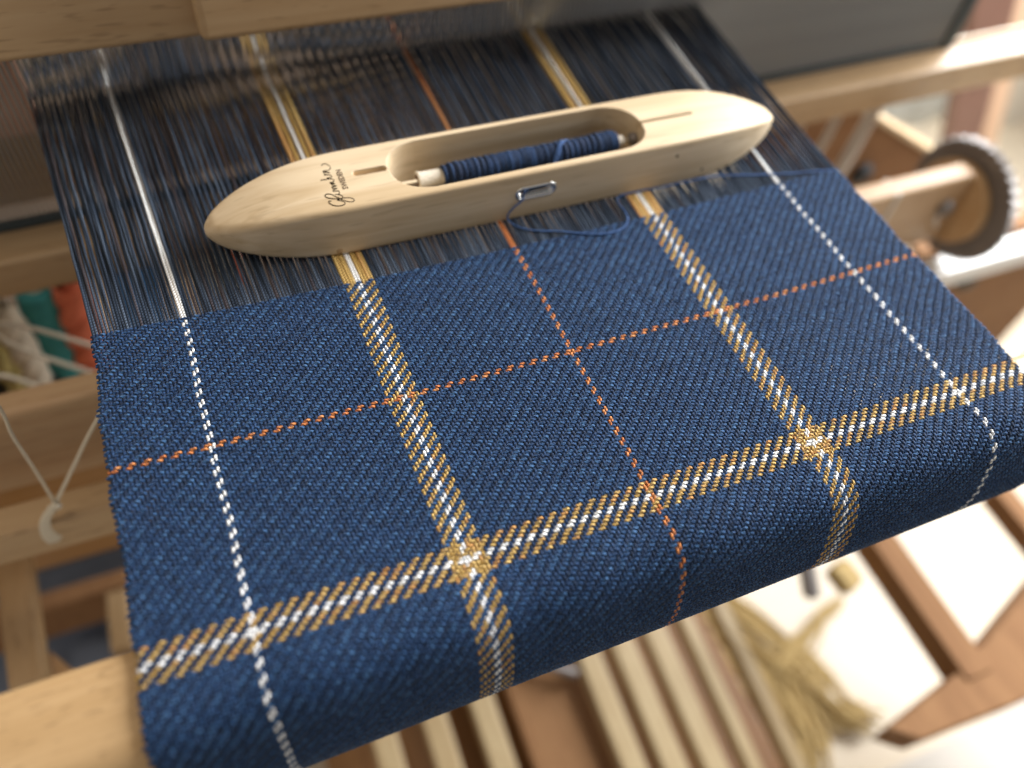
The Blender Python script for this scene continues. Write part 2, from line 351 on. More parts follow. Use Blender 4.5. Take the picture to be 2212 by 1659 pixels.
cord([(-230, 110, -122), (-210, 110, -128), (-198, 110, -143), (-190, 110, -154), (-188, 112, -156)], 1.25, 'lowest white cord with a loose end above the brown beam')

vc = empty('knotted_cord', (-182, 12, -98), 'cream cord forming a V with a knot and frayed tail beside the left cloth edge', 'cord')
cordobj('strand', [(-177.4, 12, -30), (-178.2, 12, -40), (-180, 12, -52), (-181.2, 12, -76), (-182.8, 12, -99)], 0.62, M['cord'], vc)
cordobj('strand', [(-144, 14, -40), (-151, 12.4, -51), (-160, 12, -64), (-171, 11.6, -81), (-182.6, 11.6, -99)], 0.75, M['cord'], vc)
cordobj('knot', [(-181.5, 11, -97), (-184.5, 10.2, -100), (-185.5, 12.2, -103.5), (-183, 13.2, -104), (-182.6, 10.8, -100.5), (-185.8, 10.4, -99.5)], 1.25, M['cord'], vc)
P_ = smooth_path([(-184.5, 11.5, -102), (-188.2, 11.5, -106), (-191.5, 11.5, -113), (-192.8, 11.5, -120), (-192.2, 11.5, -125.5)], 8)
n_ = len(P_); tt = np.linspace(0, 1, n_)
for dx, r_ in ((-1.0, 1.5), (0.9, 1.6), (2.4, 1.2)):
    Q = P_.copy(); Q[:, 0] += dx * tt * 1.2; Q[:, 2] += tt * (1.5 if dx > 1 else 0)
    cordobj('frayed_tail', Q[::4].tolist(), r_, M['cord'], vc)

# ------------------------------------------------------------------ treadles and board below
tl = [(-82, 'first'), (-47, 'second'), (-13, 'third'), (70, 'fourth'), (97, 'fifth'), (124, 'sixth'), (150, 'seventh'), (180, 'eighth')]
for i, (x, wd) in enumerate(tl):
    t = bar('treadle', (x + 2, 330, -330), (x, -330, -418), 17 if i < 6 else 11, 16, M['pine_y'], bev=2)
    tag(t, f'{wd} blurred pale wooden treadle slat from the left under the cloth', 'treadle', 'treadle slats under the cloth')
tag(bar('treadle_board', (33, 330, -345), (31, -330, -432), 46, 12, M['stain'], bev=2), 'wide red-brown board between the third and fourth treadle slats', 'board')
tag(bar('gap_filler_board', (40, 260, -470), (40, -340, -470), 330, 10, M['orange_y'], bev=2), 'added dark brown platform under the pale treadle slats', 'filler')  # added brown sheet so the gaps between the slats come out dark
from_bm('iron_hook', lathe_bm([(0, 3), (1, 3.6), (34, 3.6), (35, 3)], (30, -42, -376), (0.8, -0.6, 0.0), 16), M['iron'], frame, smooth=True)
tag(bar('side_board', (330, -199, -516), (330, -1100, -516), 600, 7, M['cord_d'], bev=1), 'pale greyish low board along the bottom right corner on the floor', 'board')

# ------------------------------------------------------------------ yarn skeins and bundles
def skein(name, c, axis, L_, r, mat, label, cat='yarn', parent=None, group=None, wob=0.08, turns=9):
    """twisted hank: a few plump strands wound round each other"""
    root = empty(name, (c[0], c[1], c[2]), label, cat, group)
    ax = Vector(axis).normalized(); a = ax.orthogonal().normalized(); b = ax.cross(a); c = Vector(c)
    for s_ in range(3):
        pts = []
        for i in range(13):
            t = i / 12; ph = 2 * math.pi * (t * 1.6 + s_ / 3)
            rr = r * 0.46 * (math.sin(math.pi * min(1, max(0, t * 0.9 + .05))) ** .4)
            p = c + ax * ((t - .5) * L_) + a * (rr * math.cos(ph)) + b * (rr * math.sin(ph)); pts.append(tuple(p))
        cordobj('strand', pts, r * 0.60, mat, root, n=4)
    return root
def cone(name, base, axis, h, r0, r1, mat, label):
    root = empty(name, base, label, 'yarn cone')
    pr = [(0, r0 * .96), (1, r0)]; nn = 26
    for i in range(nn):
        t = i / (nn - 1); r = r0 + (r1 - r0) * t; pr.append((1 + t * (h - 2), r + (0.35 if i % 2 else -0.25)))
    pr.append((h, r1 * .9))
    from_bm('yarn_winding', lathe_bm(pr, base, axis, 28), mat, root, smooth=True)
    from_bm('core', lathe_bm([(-2, r0 * .4), (h + 5, r1 * .45)], base, axis, 16), M['paper'], root, smooth=True)
    return root
tag(bar('shelf_board', (-300, 170, -196), (-120, 170, -196), 90, 6, M['beech'], bev=1), 'brown shelf board under the coloured yarns at left edge', 'shelf')
cone('yarn_cone', (-196, 150, -192), (0.10, 0.02, 1), 76, 14, 9, M['teal'], 'teal yarn cone between coral and cream yarn at left edge')
skein('yarn_skein', (-178, 150, -154), (0.13, 0.05, 1), 74, 11, M['coral'], 'coral red skein half hidden by the left cloth edge')
skein('yarn_skein', (-190, 158, -128), (0.8, 0.2, 0.5), 26, 7, M['apricot'], 'pale apricot hank on top of the teal cone beside the coral skein')
skein('yarn_skein', (-205, 138, -146), (0.05, 0.1, 1), 62, 8, M['cream'], 'cream white skein between teal cone and olive skein')
skein('yarn_skein', (-214, 134, -152), (-0.05, 0.1, 1), 66, 6.5, M['olive'], 'olive yellow skein left of the cream skein')
skein('yarn_skein', (-230, 146, -166), (0.3, 0.1, 1), 66, 13, M['char'], 'charcoal skein at the far left edge behind the olive skein')
skein('yarn_skein', (-206, 136, -176), (1, 0.1, 0.5), 20, 6, M['char'], 'small charcoal hank under the teal cone')
def ball(c, r, mat, label):
    bm = bmesh.new(); bmesh.ops.create_uvsphere(bm, u_segments=24, v_segments=16, radius=r)
    for v in bm.verts: v.co *= 1 + 0.03 * math.sin(v.co.z * 2.2 + v.co.x * 1.4)
    bmesh.ops.translate(bm, vec=c, verts=bm.verts)
    return tag(from_bm('yarn_ball', bm, mat, smooth=True), label, 'yarn ball')
ball((-222, 134, -183), 7, M['white'], 'small white ball at the left edge above the brown beam')
ball((-203, 134, -180), 5, M['cream'], 'small cream ball under the teal cone')
tag(bar('folded_cloth', (-137, 76, -82), (-137, 118, -82), 20, 7, M['blueyarn'], bev=2), 'bright blue folded cloth glimpsed through the bare warp left of the white stripe', 'cloth')
tag(bar('yarn_hank', (-99, 84, -80), (-99, 114, -80), 13, 6, M['cream'], bev=2), 'cream hank glimpsed through the bare warp left of the shuttle tip', 'yarn')
tag(bar('yarn_hank', (-91, 88, -79), (-91, 108, -79), 3, 4, M['coral'], bev=1), 'red hank glimpsed through the bare warp under the shuttle tip', 'yarn')
tag(slab('floor_darkening_cloth', -900, -150, 60, 560, -519.5, -516, M['greycloth']), kind='structure')  # blue-grey textile spread wide, added to darken the left floor
tag(bar('folded_cloth', (-330, 190, -500), (-225, 186, -500), 60, 30, M['greycloth'], bev=6), 'blue-grey folded cloth low behind the left frame', 'cloth')
tag(bar('folded_cloth', (-300, 118, -505), (-245, 112, -505), 36, 20, M['greycloth'], bev=5), 'small dark grey folded cloth under the left stretcher', 'cloth')
# ochre bundle on the floor
ob = empty('ochre_bundle', (270, -80, -519), 'blurred ochre yellow yarn bundle lying on the pale floor, right below the cloth', 'yarn')
bands = [[(215, 0, -512), (240, -50, -511), (262, -100, -511), (258, -150, -512), (246, -170, -513)], [(240, 0, -512), (262, -50, -510), (284, -100, -509), (296, -140, -510), (312, -160, -513)],
    [(262, -96, -508), (296, -82, -509), (330, -68, -511), (354, -60, -514)], [(226, -20, -513), (232, -70, -512), (244, -120, -513), (262, -160, -513)]]
for q in range(64):
    b_ = bands[[0, 1, 2, 3, 0, 1][q % 6]]; w_ = 13 if q % 6 != 2 else 7
    o1, o2, o3 = random.uniform(-w_, w_), random.uniform(-w_, w_), random.uniform(-1, 9)
    pts = [(x + o1 + random.uniform(-7, 7), y + o2 + random.uniform(-5, 5), z + o3 * .7 + random.uniform(0, 3)) for x, y, z in b_]
    cordobj('strand', pts, random.uniform(1.3, 2.6), M['ochre'], ob, n=5)
tag(bar('wooden_peg', (218, -66, -300), (214, -88, -312), 10, 10, M['iron'], bev=3), 'small dark blurred peg just below the cloth edge over the white floor', 'peg')
tag(bar('brass_fitting', (240, -74, -306), (246, -92, -312), 18, 14, M['ochre'], bev=4), 'small ochre brown fitting beside the dark peg, below the cloth edge', 'fitting')

# ================================================================== BEATER AND REED
bt = empty('beater', (0, 112, -60), 'wooden beater with upper rail and lower rail holding the steel reed', 'beater')
bar('upper_rail', (-330, 121, 50.5), (460, 121, 53), 30, 44, M['beech'], bt, bev=2.2)
bar('hand_grip', (-83, 110, 60), (430, 110, 61), 26, 56, M['beech'], bt, bev=2.6)
bm = bar_bm((-420, 117, -70.5), (470, 117, -57.5), 21, 20, bev=1.6)
bar_bm((-420, 127.8, -68), (470, 127.8, -55), 3, 20, bev=.5, bm=bm)
from_bm('lower_rail', bm, M['beech'], bt)
RZ = lambda x: -53.2 + 0.0165 * x
rd = empty('reed', (0, 127, -53), 'steel reed with many fine dents that the warp runs through', 'reed')
dm = bmesh.new(); g = bmesh.ops.create_cube(dm, size=1); bmesh.ops.scale(dm, vec=(0.46, 3.2, 94), verts=g['verts'])
bmesh.ops.translate(dm, vec=(0, 0, -5), verts=g['verts'])
first = from_bm('dent', dm, M['steel'])
k0 = int(-240 / 2.15); k = 0
for kk in range(-110, 155):
    x = (kk + 0.5) * 2.15
    d_ = first if k == 0 else bpy.data.objects.new('dent', first.data)
    if k: COL.objects.link(d_)
    d_.parent = rd; d_.matrix_parent_inverse = Matrix.Translation(rd.location).inverted()
    d_.location = Vector((x + random.uniform(-.06, .06), 127, random.uniform(-.2, .2))) * S
    k += 1
bar('lower_binding', (-240, 127, RZ(-240)), (336, 127, RZ(336)), 4.4, 5, M['dark_bind'], rd, bev=1)
bar('upper_binding', (-240, 127, 42), (336, 127, 42), 4.4, 4, M['dark_bind'], rd, bev=1)
bar('end_strip', (337, 127, -52), (337, 127, 42), 10, 6, M['dark_bind'], rd, up=(0, 1, 0), bev=.8)
# heddles that carry the warp behind the reed; pale eyes added as silvery speckle
bm = bmesh.new()
for k in range(278):
    u = k - 138.5; x = u * 1.078; y = 158 + (k % 4) * 9; z = [9, -11, 4, -6][k % 4] + random.uniform(-.8, .8)
    for (z0, z1, w_) in ((z + 1.6, z + 60, .22), (z - 60, z - 1.6, .22)):
        a = [bm.verts.new((x + dx, y + dy, zz)) for zz in (z0, z1) for dx, dy in ((-w_, -w_), (w_, -w_), (w_, w_), (-w_, w_))]
        for q in range(4): bm.faces.new((a[q], a[(q + 1) % 4], a[4 + (q + 1) % 4], a[4 + q]))
    t_ = bm.verts.new((x, y, z + 1.9)); b_ = bm.verts.new((x, y, z - 1.9)); e_ = [bm.verts.new((x + .62 * c, y + .62 * d, z)) for c, d in ((1, 0), (0, 1), (-1, 0), (0, -1))]
    for q in range(4): bm.faces.new((t_, e_[q], e_[(q + 1) % 4])); bm.faces.new((b_, e_[(q + 1) % 4], e_[q]))
tag(from_bm('heddles', bm, M['cord_d']), 'grey white string heddles behind the reed at the top of the bare warp', 'heddles', kind='stuff')
# boards seen through the open part of the reed at the left
tag(bar('heddle_shaft', (-420, 200, -25), (-160, 200, -25), 9, 72, wood('pinkish_wood', (0.46, 0.27, 0.20), (0.38, 0.21, 0.15), fleck=.2, round_mm=2), bev=1.5), 'pinkish wooden shaft bar behind the reed at the left edge', 'shaft')
tag(bar('shaft_bar', (-420, 205, -84), (200, 205, -84), 9, 40, wood('olive_brown_wood', (0.26, 0.17, 0.07), (0.2, 0.12, 0.045), fleck=.2, round_mm=2), bev=1.5), 'dark olive brown bar behind the lower half of the reed', 'shaft')

# ================================================================== CLOTH
NE = 278; HALF = 138.5
PY = [(0, 0.0), (-60, 0.0), (-108, 0.0), (-113, .35), (-117, .4), (-120.5, -.2), (-123.6, -1.5), (-126.2, -3.9), (-128.2, -7.2), (-129.6, -11.5), (-131, -16.5),
      (-132.2, -22), (-132.7, -28), (-132.3, -34), (-130.6, -41), (-126, -49), (-116, -58), (-90, -72)]
pp = []
PYa = np.array(PY, float); la = np.concatenate([[0], np.cumsum(np.linalg.norm(np.diff(PYa, axis=0), axis=1))])
ls = np.arange(0, la[-1], .5); Pf = np.stack([np.interp(ls, la, PYa[:, 0]), np.interp(ls, la, PYa[:, 1])], -1)
ker = np.hanning(13); ker /= ker.sum(); Pp = np.pad(Pf, ((6, 6), (0, 0)), mode='reflect', reflect_type='odd')
Pf = np.stack([np.convolve(Pp[:, q], ker, 'valid') for q in (0, 1)], -1)
arc = np.concatenate([[0], np.cumsum(np.linalg.norm(np.diff(Pf, axis=0), axis=1))])
tg = np.gradient(Pf, arc, axis=0); tg /= np.linalg.norm(tg, axis=1, keepdims=True)
def surf(u, s):
    """cloth mid-surface: u ends from the middle, s picks from the fell -> point, normal"""
    Y = np.interp(s, arc, Pf[:, 0]); Z = np.interp(s, arc, Pf[:, 1])
    ty = np.interp(s, arc, tg[:, 0]); tz = np.interp(s, arc, tg[:, 1])
    Y = np.where(s < 0, -s, Y)
    r = u / 139.0
    bow = (-1.25 + 2.9 * r * r) * np.clip(1 - s / 112, 0, 1)
    wand = .45 * np.sin(s * .083 + 1) + .3 * np.sin(s * .21 + 2 * r) + .16 * np.sin(s * .47 + 4 * r)
    X = u + 3.0 * np.maximum(0, r) ** 3 + wand * np.abs(r) ** 3 + .12 * np.sin(u * .7 + 3 * np.sin(s * .03))
    fold = .55 * np.exp(-((s - 121) / 14.0) ** 2) * (np.sin(u * .061 + .8) + .5 * np.sin(u * .17 + s * .05))
    rip = 0.18 * np.sin(u * .045 + s * .021) + .12 * np.sin(s * .09 - u * .02)
    nrm = np.stack([np.zeros_like(ty), tz, -ty], -1)
    P = np.stack([X, Y + bow, Z], -1) + nrm * (fold + rip * np.clip(s / 20, 0, 1) * np.clip((135 - s) / 30, 0, 1))[..., None]
    return P, nrm
AMP = 0.41
def sat(x): return np.clip(1.5 * x, -1, 1)
def phase_z(p): return AMP * sat(np.cos(2 * np.pi * p / 4))
SMAX = 168
NAVY = np.array([[0.003, 0.012, 0.036], [0.006, 0.022, 0.064], [0.010, 0.036, 0.100]])  # navy warp yarn, darkened further for the shade between twill ribs
BLUE = np.array([[0.008, 0.029, 0.083], [0.014, 0.049, 0.130], [0.035, 0.095, 0.205]])
PAL = {'gold': np.array([[0.40, 0.25, 0.07], [0.50, 0.34, 0.12], [0.45, 0.23, 0.075]]),
       'white': np.array([[0.74, 0.74, 0.72], [0.80, 0.80, 0.79], [0.84, 0.84, 0.83]]),
       'orange': np.array([[0.42, 0.13, 0.04], [0.52, 0.19, 0.06], [0.52, 0.23, 0.09]])}
def heather(pal, m_, n_, soft=3, per=0.5):
    """colour that drifts along each yarn between three tones"""
    t = rng.random((m_, n_ + 16)); ker = np.ones(soft) / soft
    t = np.apply_along_axis(lambda r: np.convolve(r, ker, 'same'), 1, t)[:, :n_]
    t = (t - .5) * (1.1 * math.sqrt(soft)) + .5 + per * (rng.random((m_, 1)) - .5)
    t = np.clip(t, 0, 1) * 1.999; i = np.floor(t).astype(int); f = (t - i)[..., None]
    return pal[i] * (1 - f) + pal[i + 1] * f
warp_kind = {}
for c_ in (-112, 112):
    for d in (-.5, .5): warp_kind[c_ + d] = 'white'
for d in (-.5, .5): warp_kind[0 + d] = 'orange'
for c_ in (-56, 56):
    for d in np.arange(-4.5, 5): warp_kind[c_ + d] = 'white' if abs(d) < 1 else 'gold'
weft_kind = {}
for d in (-.5, .5): weft_kind[50 + d] = 'orange'
for d in np.arange(-4.5, 5): weft_kind[106 + d] = 'white' if abs(d) < 1 else 'gold'

def xreed(u):
    i = np.round(u + HALF).astype(int); m2 = i // 2
    return (m2 * 2 - 138) * 1.075 + np.where(i % 2 == 0, -.44, .44)
def warp_path(us, ext=True, woven=True, far=True):
    us = np.asarray(us, float); m_ = len(us); parts = []; A = []; B = []; Nn = []
    i = np.round(us + HALF).astype(int)
    if ext:
        P0, _ = surf(us, np.zeros(m_)); zr = np.array([0.4, -3.4, 1.4, -2.2])[i % 4] + rng.uniform(-.5, .5, m_)
        Pr = np.stack([xreed(us), np.full(m_, 127.0), zr], -1)
        Pb = np.stack([us * 1.08, np.full(m_, 250.0), np.array([14, -16, 6, -9])[i % 4] * 1.0], -1)
        tt = np.linspace(1, 0.0, 15)
        seg = P0[:, None] * (1 - tt[None, :, None]) + Pr[:, None] * tt[None, :, None]
        ts = np.sin(np.pi * tt)
        seg[..., 0] += (rng.normal(0, .11, (m_, 1)) * ts + np.convolve(rng.normal(0, .05, 15), [1], 'same'))
        seg[..., 2] += rng.normal(0, .22, (m_, 1)) * ts * (1 - .5 * tt)
        bk = Pb[:, None] * np.linspace(1, .1, 4)[None, :, None] + Pr[:, None] * (1 - np.linspace(1, .1, 4))[None, :, None]
        seg = np.concatenate([bk, seg], 1)
        parts.append(seg); n_ = seg.shape[1]
        nn = np.zeros_like(seg); nn[..., 2] = 1; Nn.append(nn)
        A.append(np.full((m_, n_), 1.0)); B.append(np.full((m_, n_), 1.0))
    if woven:
        s = np.arange(0, SMAX * 2 + 1) / 2.0; s = s if not ext else s[1:]
        uu = np.broadcast_to(us[:, None], (m_, len(s))); ss = np.broadcast_to(s[None], uu.shape)
        P, nr = surf(uu, ss); ph = i[:, None] + ss - 1; z = phase_z(ph)
        P = P + nr * z[..., None]; P[..., 0] += rng.normal(0, .035, uu.shape)
        up = z / AMP
        parts.append(P); Nn.append(nr); A.append(0.492 + .05 * up + rng.normal(0, .02, up.shape)); B.append(0.30 + .02 * up)
    return np.concatenate(parts, 1), np.concatenate(Nn, 1), A, B
cloth = empty('woven_cloth', (0, -60, 0), 'navy blue twill cloth with white, gold and orange checks stretched on the loom', 'cloth')
allu = np.arange(NE) - HALF
navy = [u for u in allu if u not in warp_kind]
# woven navy warp
P, Nn, A, B = warp_path(navy, ext=False)
C = heather(NAVY, P.shape[0], P.shape[1], 2, .2)
tag(link('woven_warp', tube_mesh('woven_warp', P, Nn, A[0], B[0], C, 5), M['yarn'], cloth), 'dark navy warp yarns inside the woven part, darkened for shade between ribs', kind='stuff')
# bare navy warp up to the reed and beyond
P, Nn, A, B = warp_path(navy, ext=True, woven=False)
BARE = np.array([[0.020, 0.027, 0.040], [0.036, 0.049, 0.074], [0.068, 0.088, 0.122]])
C = heather(BARE, P.shape[0], P.shape[1], 2, .45)
br = rng.random(len(navy)) < .08; C[br] = C[br] * .4 + np.array([0.055, 0.035, 0.028]) * .6
R_ = np.full(P.shape[:2], .50) + rng.normal(0, .03, (P.shape[0], 1))
tag(link('bare_warp', tube_mesh('bare_warp', P, Nn, R_, R_, C, 5), M['yarn_matt'], cloth), 'bare navy warp yarns between the woven edge and the reed', kind='stuff')
for u in sorted(warp_kind):
    kd = warp_kind[u]; P, Nn, A, B = warp_path([u])
    rr = {'gold': .60, 'white': .46, 'orange': .50}[kd]
    a = np.concatenate([A[0] * rr, A[1] * (0.80 if kd != 'white' else .82)], 1); b = np.concatenate([B[0] * rr * .85, B[1] * 1.08], 1)
    C = heather(PAL[kd], 1, P.shape[1], 9, .5)
    o = link('warp_thread', tube_mesh('warp_thread', P, Nn, a, b, C, 6), M['yarn_smooth'], cloth); o['label'] = f'{kd} warp thread'
# weft
def weft_path(js):
    js = np.asarray(js, float); m_ = len(js)
    u = np.arange(-2 * 139.5, 2 * 139.5 + 1) / 2.0
    uu = np.broadcast_to(u[None], (m_, len(u))).copy(); ss = np.broadcast_to(js[:, None], uu.shape).copy(); ss0 = ss.copy()
    kk_ = rng.uniform(.01, .05, (m_, 1)); ss += .10 * np.sin(uu * kk_ + rng.uniform(0, 6.3, (m_, 1))) * .6 + rng.normal(0, .022, (m_, 1))
    # selvage: the yarn turns down round the outermost warp end and leans to the next pick
    e = np.clip((np.abs(uu) - 138.3) / 1.2, 0, 1)
    uu += np.sign(uu) * e * (rng.uniform(-.05, .22, (m_, 1)) + 0.5 * (rng.random((m_, 1)) < .05)); ss += e * .35 * np.where(np.round(js - .5).astype(int)[:, None] % 2 == 0, 1, -1) * np.sign(uu)
    P, nr = surf(uu, ss); i = uu + HALF
    z = -phase_z(i + ss0 - 1); z = z * (1 - e) - e * .15
    P = P + nr * z[..., None]; P = P + rng.normal(0, .035, P.shape) * np.array([.3, 1, .6])
    up = z / AMP
    return P, nr, 0.478 + rng.normal(0, .015, (m_, 1)) + .06 * up + rng.normal(0, .02, up.shape), 0.30 + .02 * up
alls = np.arange(SMAX) + .5
navy_w = [s for s in alls if s not in weft_kind]
P, Nn, A, B = weft_path(navy_w); C = heather(BLUE, P.shape[0], P.shape[1], 2, .12)
tag(link('woven_weft', tube_mesh('woven_weft', P, Nn, A, B, C, 5), M['yarn'], cloth), 'mid blue heathered weft yarns', kind='stuff')
for s in sorted(weft_kind):
    kd = weft_kind[s]; P, Nn, A, B = weft_path([s]); C = heather(PAL[kd], 1, P.shape[1], 9, .3)
    f = .92 if kd == 'white' else .85
    o = link('weft_thread', tube_mesh('weft_thread', P, Nn, A * f, B * 1.12, C, 6), M['yarn_smooth'], cloth); o['label'] = f'{kd} weft thread'
# stray fibres standing off the yarns
def fibres(n, pal, u0, u1, s0, s1, hmax, name):
    u = rng.uniform(u0, u1, n); s = rng.uniform(s0, s1, n); P0, nr = surf(u, s); a = rng.uniform(0, 6.283, n); L_ = rng.uniform(.7, 3.2, n)
    d = np.stack([np.cos(a), -np.sin(a), np.zeros(n)], -1); t = np.linspace(-.5, .5, 5)[None, :, None]
    d = d - nr * (d * nr).sum(-1, keepdims=True)
    b = np.cross(nr, d) * rng.normal(0, .5, (n, 1))
    h = (AMP + .28 + rng.uniform(0, hmax, n))[:, None, None]
    P = P0[:, None] + nr[:, None] * (h * (1 - 2.2 * t ** 2) + rng.normal(0, .06, (n, 5, 1))) + d[:, None] * L_[:, None, None] * t + b[:, None] * (4 * t ** 2) * .5
    NN = np.repeat(nr[:, None], 5, 1); A = np.full((n, 5), .038)
    C = pal[rng.integers(0, len(pal), n)][:, None] * np.ones((1, 5, 1))
    tag(link(name, tube_mesh(name, P, NN, A, A, C, 3), M['yarn_smooth'], cloth), 'fine stray fibres standing off the cloth', kind='stuff')
fibres(15000, np.array([[.05, .10, .24], [.09, .16, .32], [.03, .06, .16]]), -139, 139, 0, 150, .35, 'stray_fibres')
# cloth carries on under the beam to the roller
bm = bmesh.new(); rows = []
for s in np.linspace(SMAX - 2, arc[-1], 12):
    row = []
    for u in np.linspace(-139, 139, 12):
        p, n = surf(np.array(u), np.array(s)); row.append(bm.verts.new(tuple(p)))
    rows.append(row)
last = rows[-1]; row2 = [bm.verts.new((v.co.x, 55, -100)) for v in last]; rows.append(row2)
for a, b in zip(rows, rows[1:]):
    for i in range(11): bm.faces.new((a[i], a[i + 1], b[i + 1], b[i]))
o = from_bm('cloth_underside', bm, plain('navy_twill_back', (0.02, 0.05, 0.14), rough=.85, scale=900), cloth, smooth=True)
so = o.modifiers.new('thickness', 'SOLIDIFY'); so.thickness = 0.001

# ================================================================== SHUTTLE
SX, SY = 12.3, 27.4
sh = empty('boat_shuttle', (SX, SY, 0.4), 'pale maple boat shuttle with open slot lying across the bare warp', 'shuttle')
def hw(x):
    t = max(0, (abs(x) - 59) / 52.6)
    return 15.2 * max(0, 1 - t ** 2.15) ** (0.57 if x < 0 else 0.66)
def zt(x):
    t = max(0, (abs(x) - 66) / 45.5); return 20.3 - 7.8 * t ** 2.2
def zb(x):
    t = max(0, (abs(x) - 72) / 39.5); return 0.3 + 6.0 * t ** 2.0
xs_ = sorted([-111.25, -111.1, -110.8] + list(np.concatenate([-111.3 + 63 * (np.linspace(0, 1, 40) ** 1.8), np.linspace(-44, 44, 23), 111.3 - 63 * (np.linspace(1, 0, 40) ** 1.8)])))
bm = bmesh.new(); rings = []
for x in xs_:
    h_ = hw(x); z0, z1 = zb(x), zt(x); h_ = max(h_, 0.6)
    if abs(x) > 107.5:
        q_ = max(.05, 1 - ((abs(x) - 107.5) / 3.9) ** 2) ** .5; zm = (z0 + z1) / 2; z0, z1 = zm - (zm - z0) * q_, zm + (z1 - zm) * q_
    tr_ = max(0, (abs(x) - 25) / 80); r = min(1.1 + (1.5 if x < 0 else .5) * tr_ ** 1.4, h_ * .7, (z1 - z0) * .45); ring = []
    for (cx, cz, a0) in ((h_ - r, z1 - r, 0), (-h_ + r, z1 - r, 90), (-h_ + r, z0 + r, 180), (h_ - r, z0 + r, 270)):
        for q in range(5):
            a = math.radians(a0 + q * 22.5); ring.append(bm.verts.new((SX + x, SY + cx + r * math.cos(a), cz + r * math.sin(a))))
    rings.append(ring)
nr_ = len(rings[0])
for a, b in zip(rings, rings[1:]):
    for q in range(nr_): bm.faces.new((a[q], a[(q + 1) % nr_], b[(q + 1) % nr_], b[q]))
bm.faces.new(rings[0][::-1]); bm.faces.new(rings[-1])
body = from_bm('body', bm, M['maple'], sh)
def sup_ring(cx, cy, a, b, n=56, p=2.6, straight=0):
    out = []
    for q in range(n):
        t = 2 * math.pi * q / n; c, s_ = math.cos(t), math.sin(t)
        out.append((cx + math.copysign(straight, c) * (1 if abs(c) > 1e-6 else 0) + a * math.copysign(abs(c) ** (2 / p), c), cy + b * math.copysign(abs(s_) ** (2 / p), s_)))
    return out
def cut(obj, bm):
    bmesh.ops.recalc_face_normals(bm, faces=bm.faces); bmesh.ops.scale(bm, vec=(S, S, S), verts=bm.verts)
    me = bpy.data.meshes.new('cut'); bm.to_mesh(me); bm.free(); c = bpy.data.objects.new('cut', me); COL.objects.link(c)
    mod = obj.modifiers.new('b', 'BOOLEAN'); mod.operation = 'DIFFERENCE'; mod.solver = 'EXACT'; mod.object = c
    bpy.context.view_layer.update()
    ev = obj.evaluated_get(bpy.context.evaluated_depsgraph_get()); nm = bpy.data.meshes.new_from_object(ev)
    obj.modifiers.clear(); obj.data = nm; bpy.data.objects.remove(c)
def prism_xy(pts, z0, z1, shrink=1.0):
    bm = bmesh.new(); a = [bm.verts.new((x, y, z0)) for x, y in pts]; b = [bm.verts.new((x, y, z1)) for x, y in pts]
    bm.faces.new(a); bm.faces.new(b)
    for i in range(len(pts)): j = (i + 1) % len(pts); bm.faces.new((a[i], a[j], b[j], b[i]))
    return bm
cut(body, prism_xy(sup_ring(SX, SY - .1, 15.5, 12.5, straight=33, p=2.35), -5, 30))
def stadium(cx, cz, L_, r, n=12):
    o_ = []
    for q in range(n + 1):
        a = -math.pi / 2 + math.pi * q / n; o_.append((cx + L_ + r * math.cos(a), cz + r * math.sin(a)))
    for q in range(n + 1):
        a = math.pi / 2 + math.pi * q / n; o_.append((cx - L_ + r * math.cos(a), cz + r * math.sin(a)))
    return o_
# eyelet hole through the front wall
bm = bmesh.new(); st = stadium(12.8, 11.6, 4.9, 2.35)
a = [bm.verts.new((x, 8, z)) for x, z in st]; b = [bm.verts.new((x, 20, z)) for x, z in st]; bm.faces.new(a); bm.faces.new(b)
for i in range(len(st)): j = (i + 1) % len(st); bm.faces.new((a[i], a[j], b[j], b[i]))
cut(body, bm)
# grooves in the top face for the spindle
cut(body, prism_xy(stadium(-42.5, 28.6, 4.6, 1.35), 18.3, 30))
cut(body, prism_xy(stadium(70, 27.2, 12.5, 0.55), 16.5, 30))
body.data.shade_smooth(); body.data.set_sharp_from_angle(angle=math.radians(38))
if not body.data.materials: body.data.materials.append(M['maple'])
# eyelet: outer lip and inner sleeve
def ring_tube(name, pts3, r, mat, parent, k=8):
    n = len(pts3); bm = bmesh.new(); rings = []; c = sum((Vector(p) for p in pts3), Vector()) / n
    for i in range(n):
        p = Vector(pts3[i]); t = (Vector(pts3[(i + 1) % n]) - Vector(pts3[i - 1])).normalized(); a = Vector((0, 1, 0)); b = t.cross(a).normalized()
        rings.append([bm.verts.new(p + a * (r * math.cos(2 * math.pi * q / k)) + b * (r * math.sin(2 * math.pi * q / k))) for q in range(k)])
    for i in range(n):
        A_, B_ = rings[i], rings[(i + 1) % n]
        for q in range(k): bm.faces.new((A_[q], A_[(q + 1) % k], B_[(q + 1) % k], B_[q]))
    return from_bm(name, bm, mat, parent, smooth=True)
eye = ring_tube('eyelet', [(x, 12.25, z) for x, z in stadium(12.8, 11.6, 5.1, 2.35, 14)], 0.62, M['bright'], sh, 10)
bm = bmesh.new(); n2 = stadium(12.8, 11.6, 4.9, 2.2, 14); a = [bm.verts.new((x, 12.2, z)) for x, z in n2]; b = [bm.verts.new((x, 16.2, z)) for x, z in stadium(12.8, 11.6, 4.4, 1.9, 14)]
for i in range(len(n2)): j = (i + 1) % len(n2); bm.faces.new((a[i], a[j], b[j], b[i]))
o = from_bm('eyelet_sleeve', bm, M['bright'], sh, smooth=True); so = o.modifiers.new('thickness', 'SOLIDIFY'); so.thickness = 0.0003
def frontY(x): return SY - hw(x - SX)
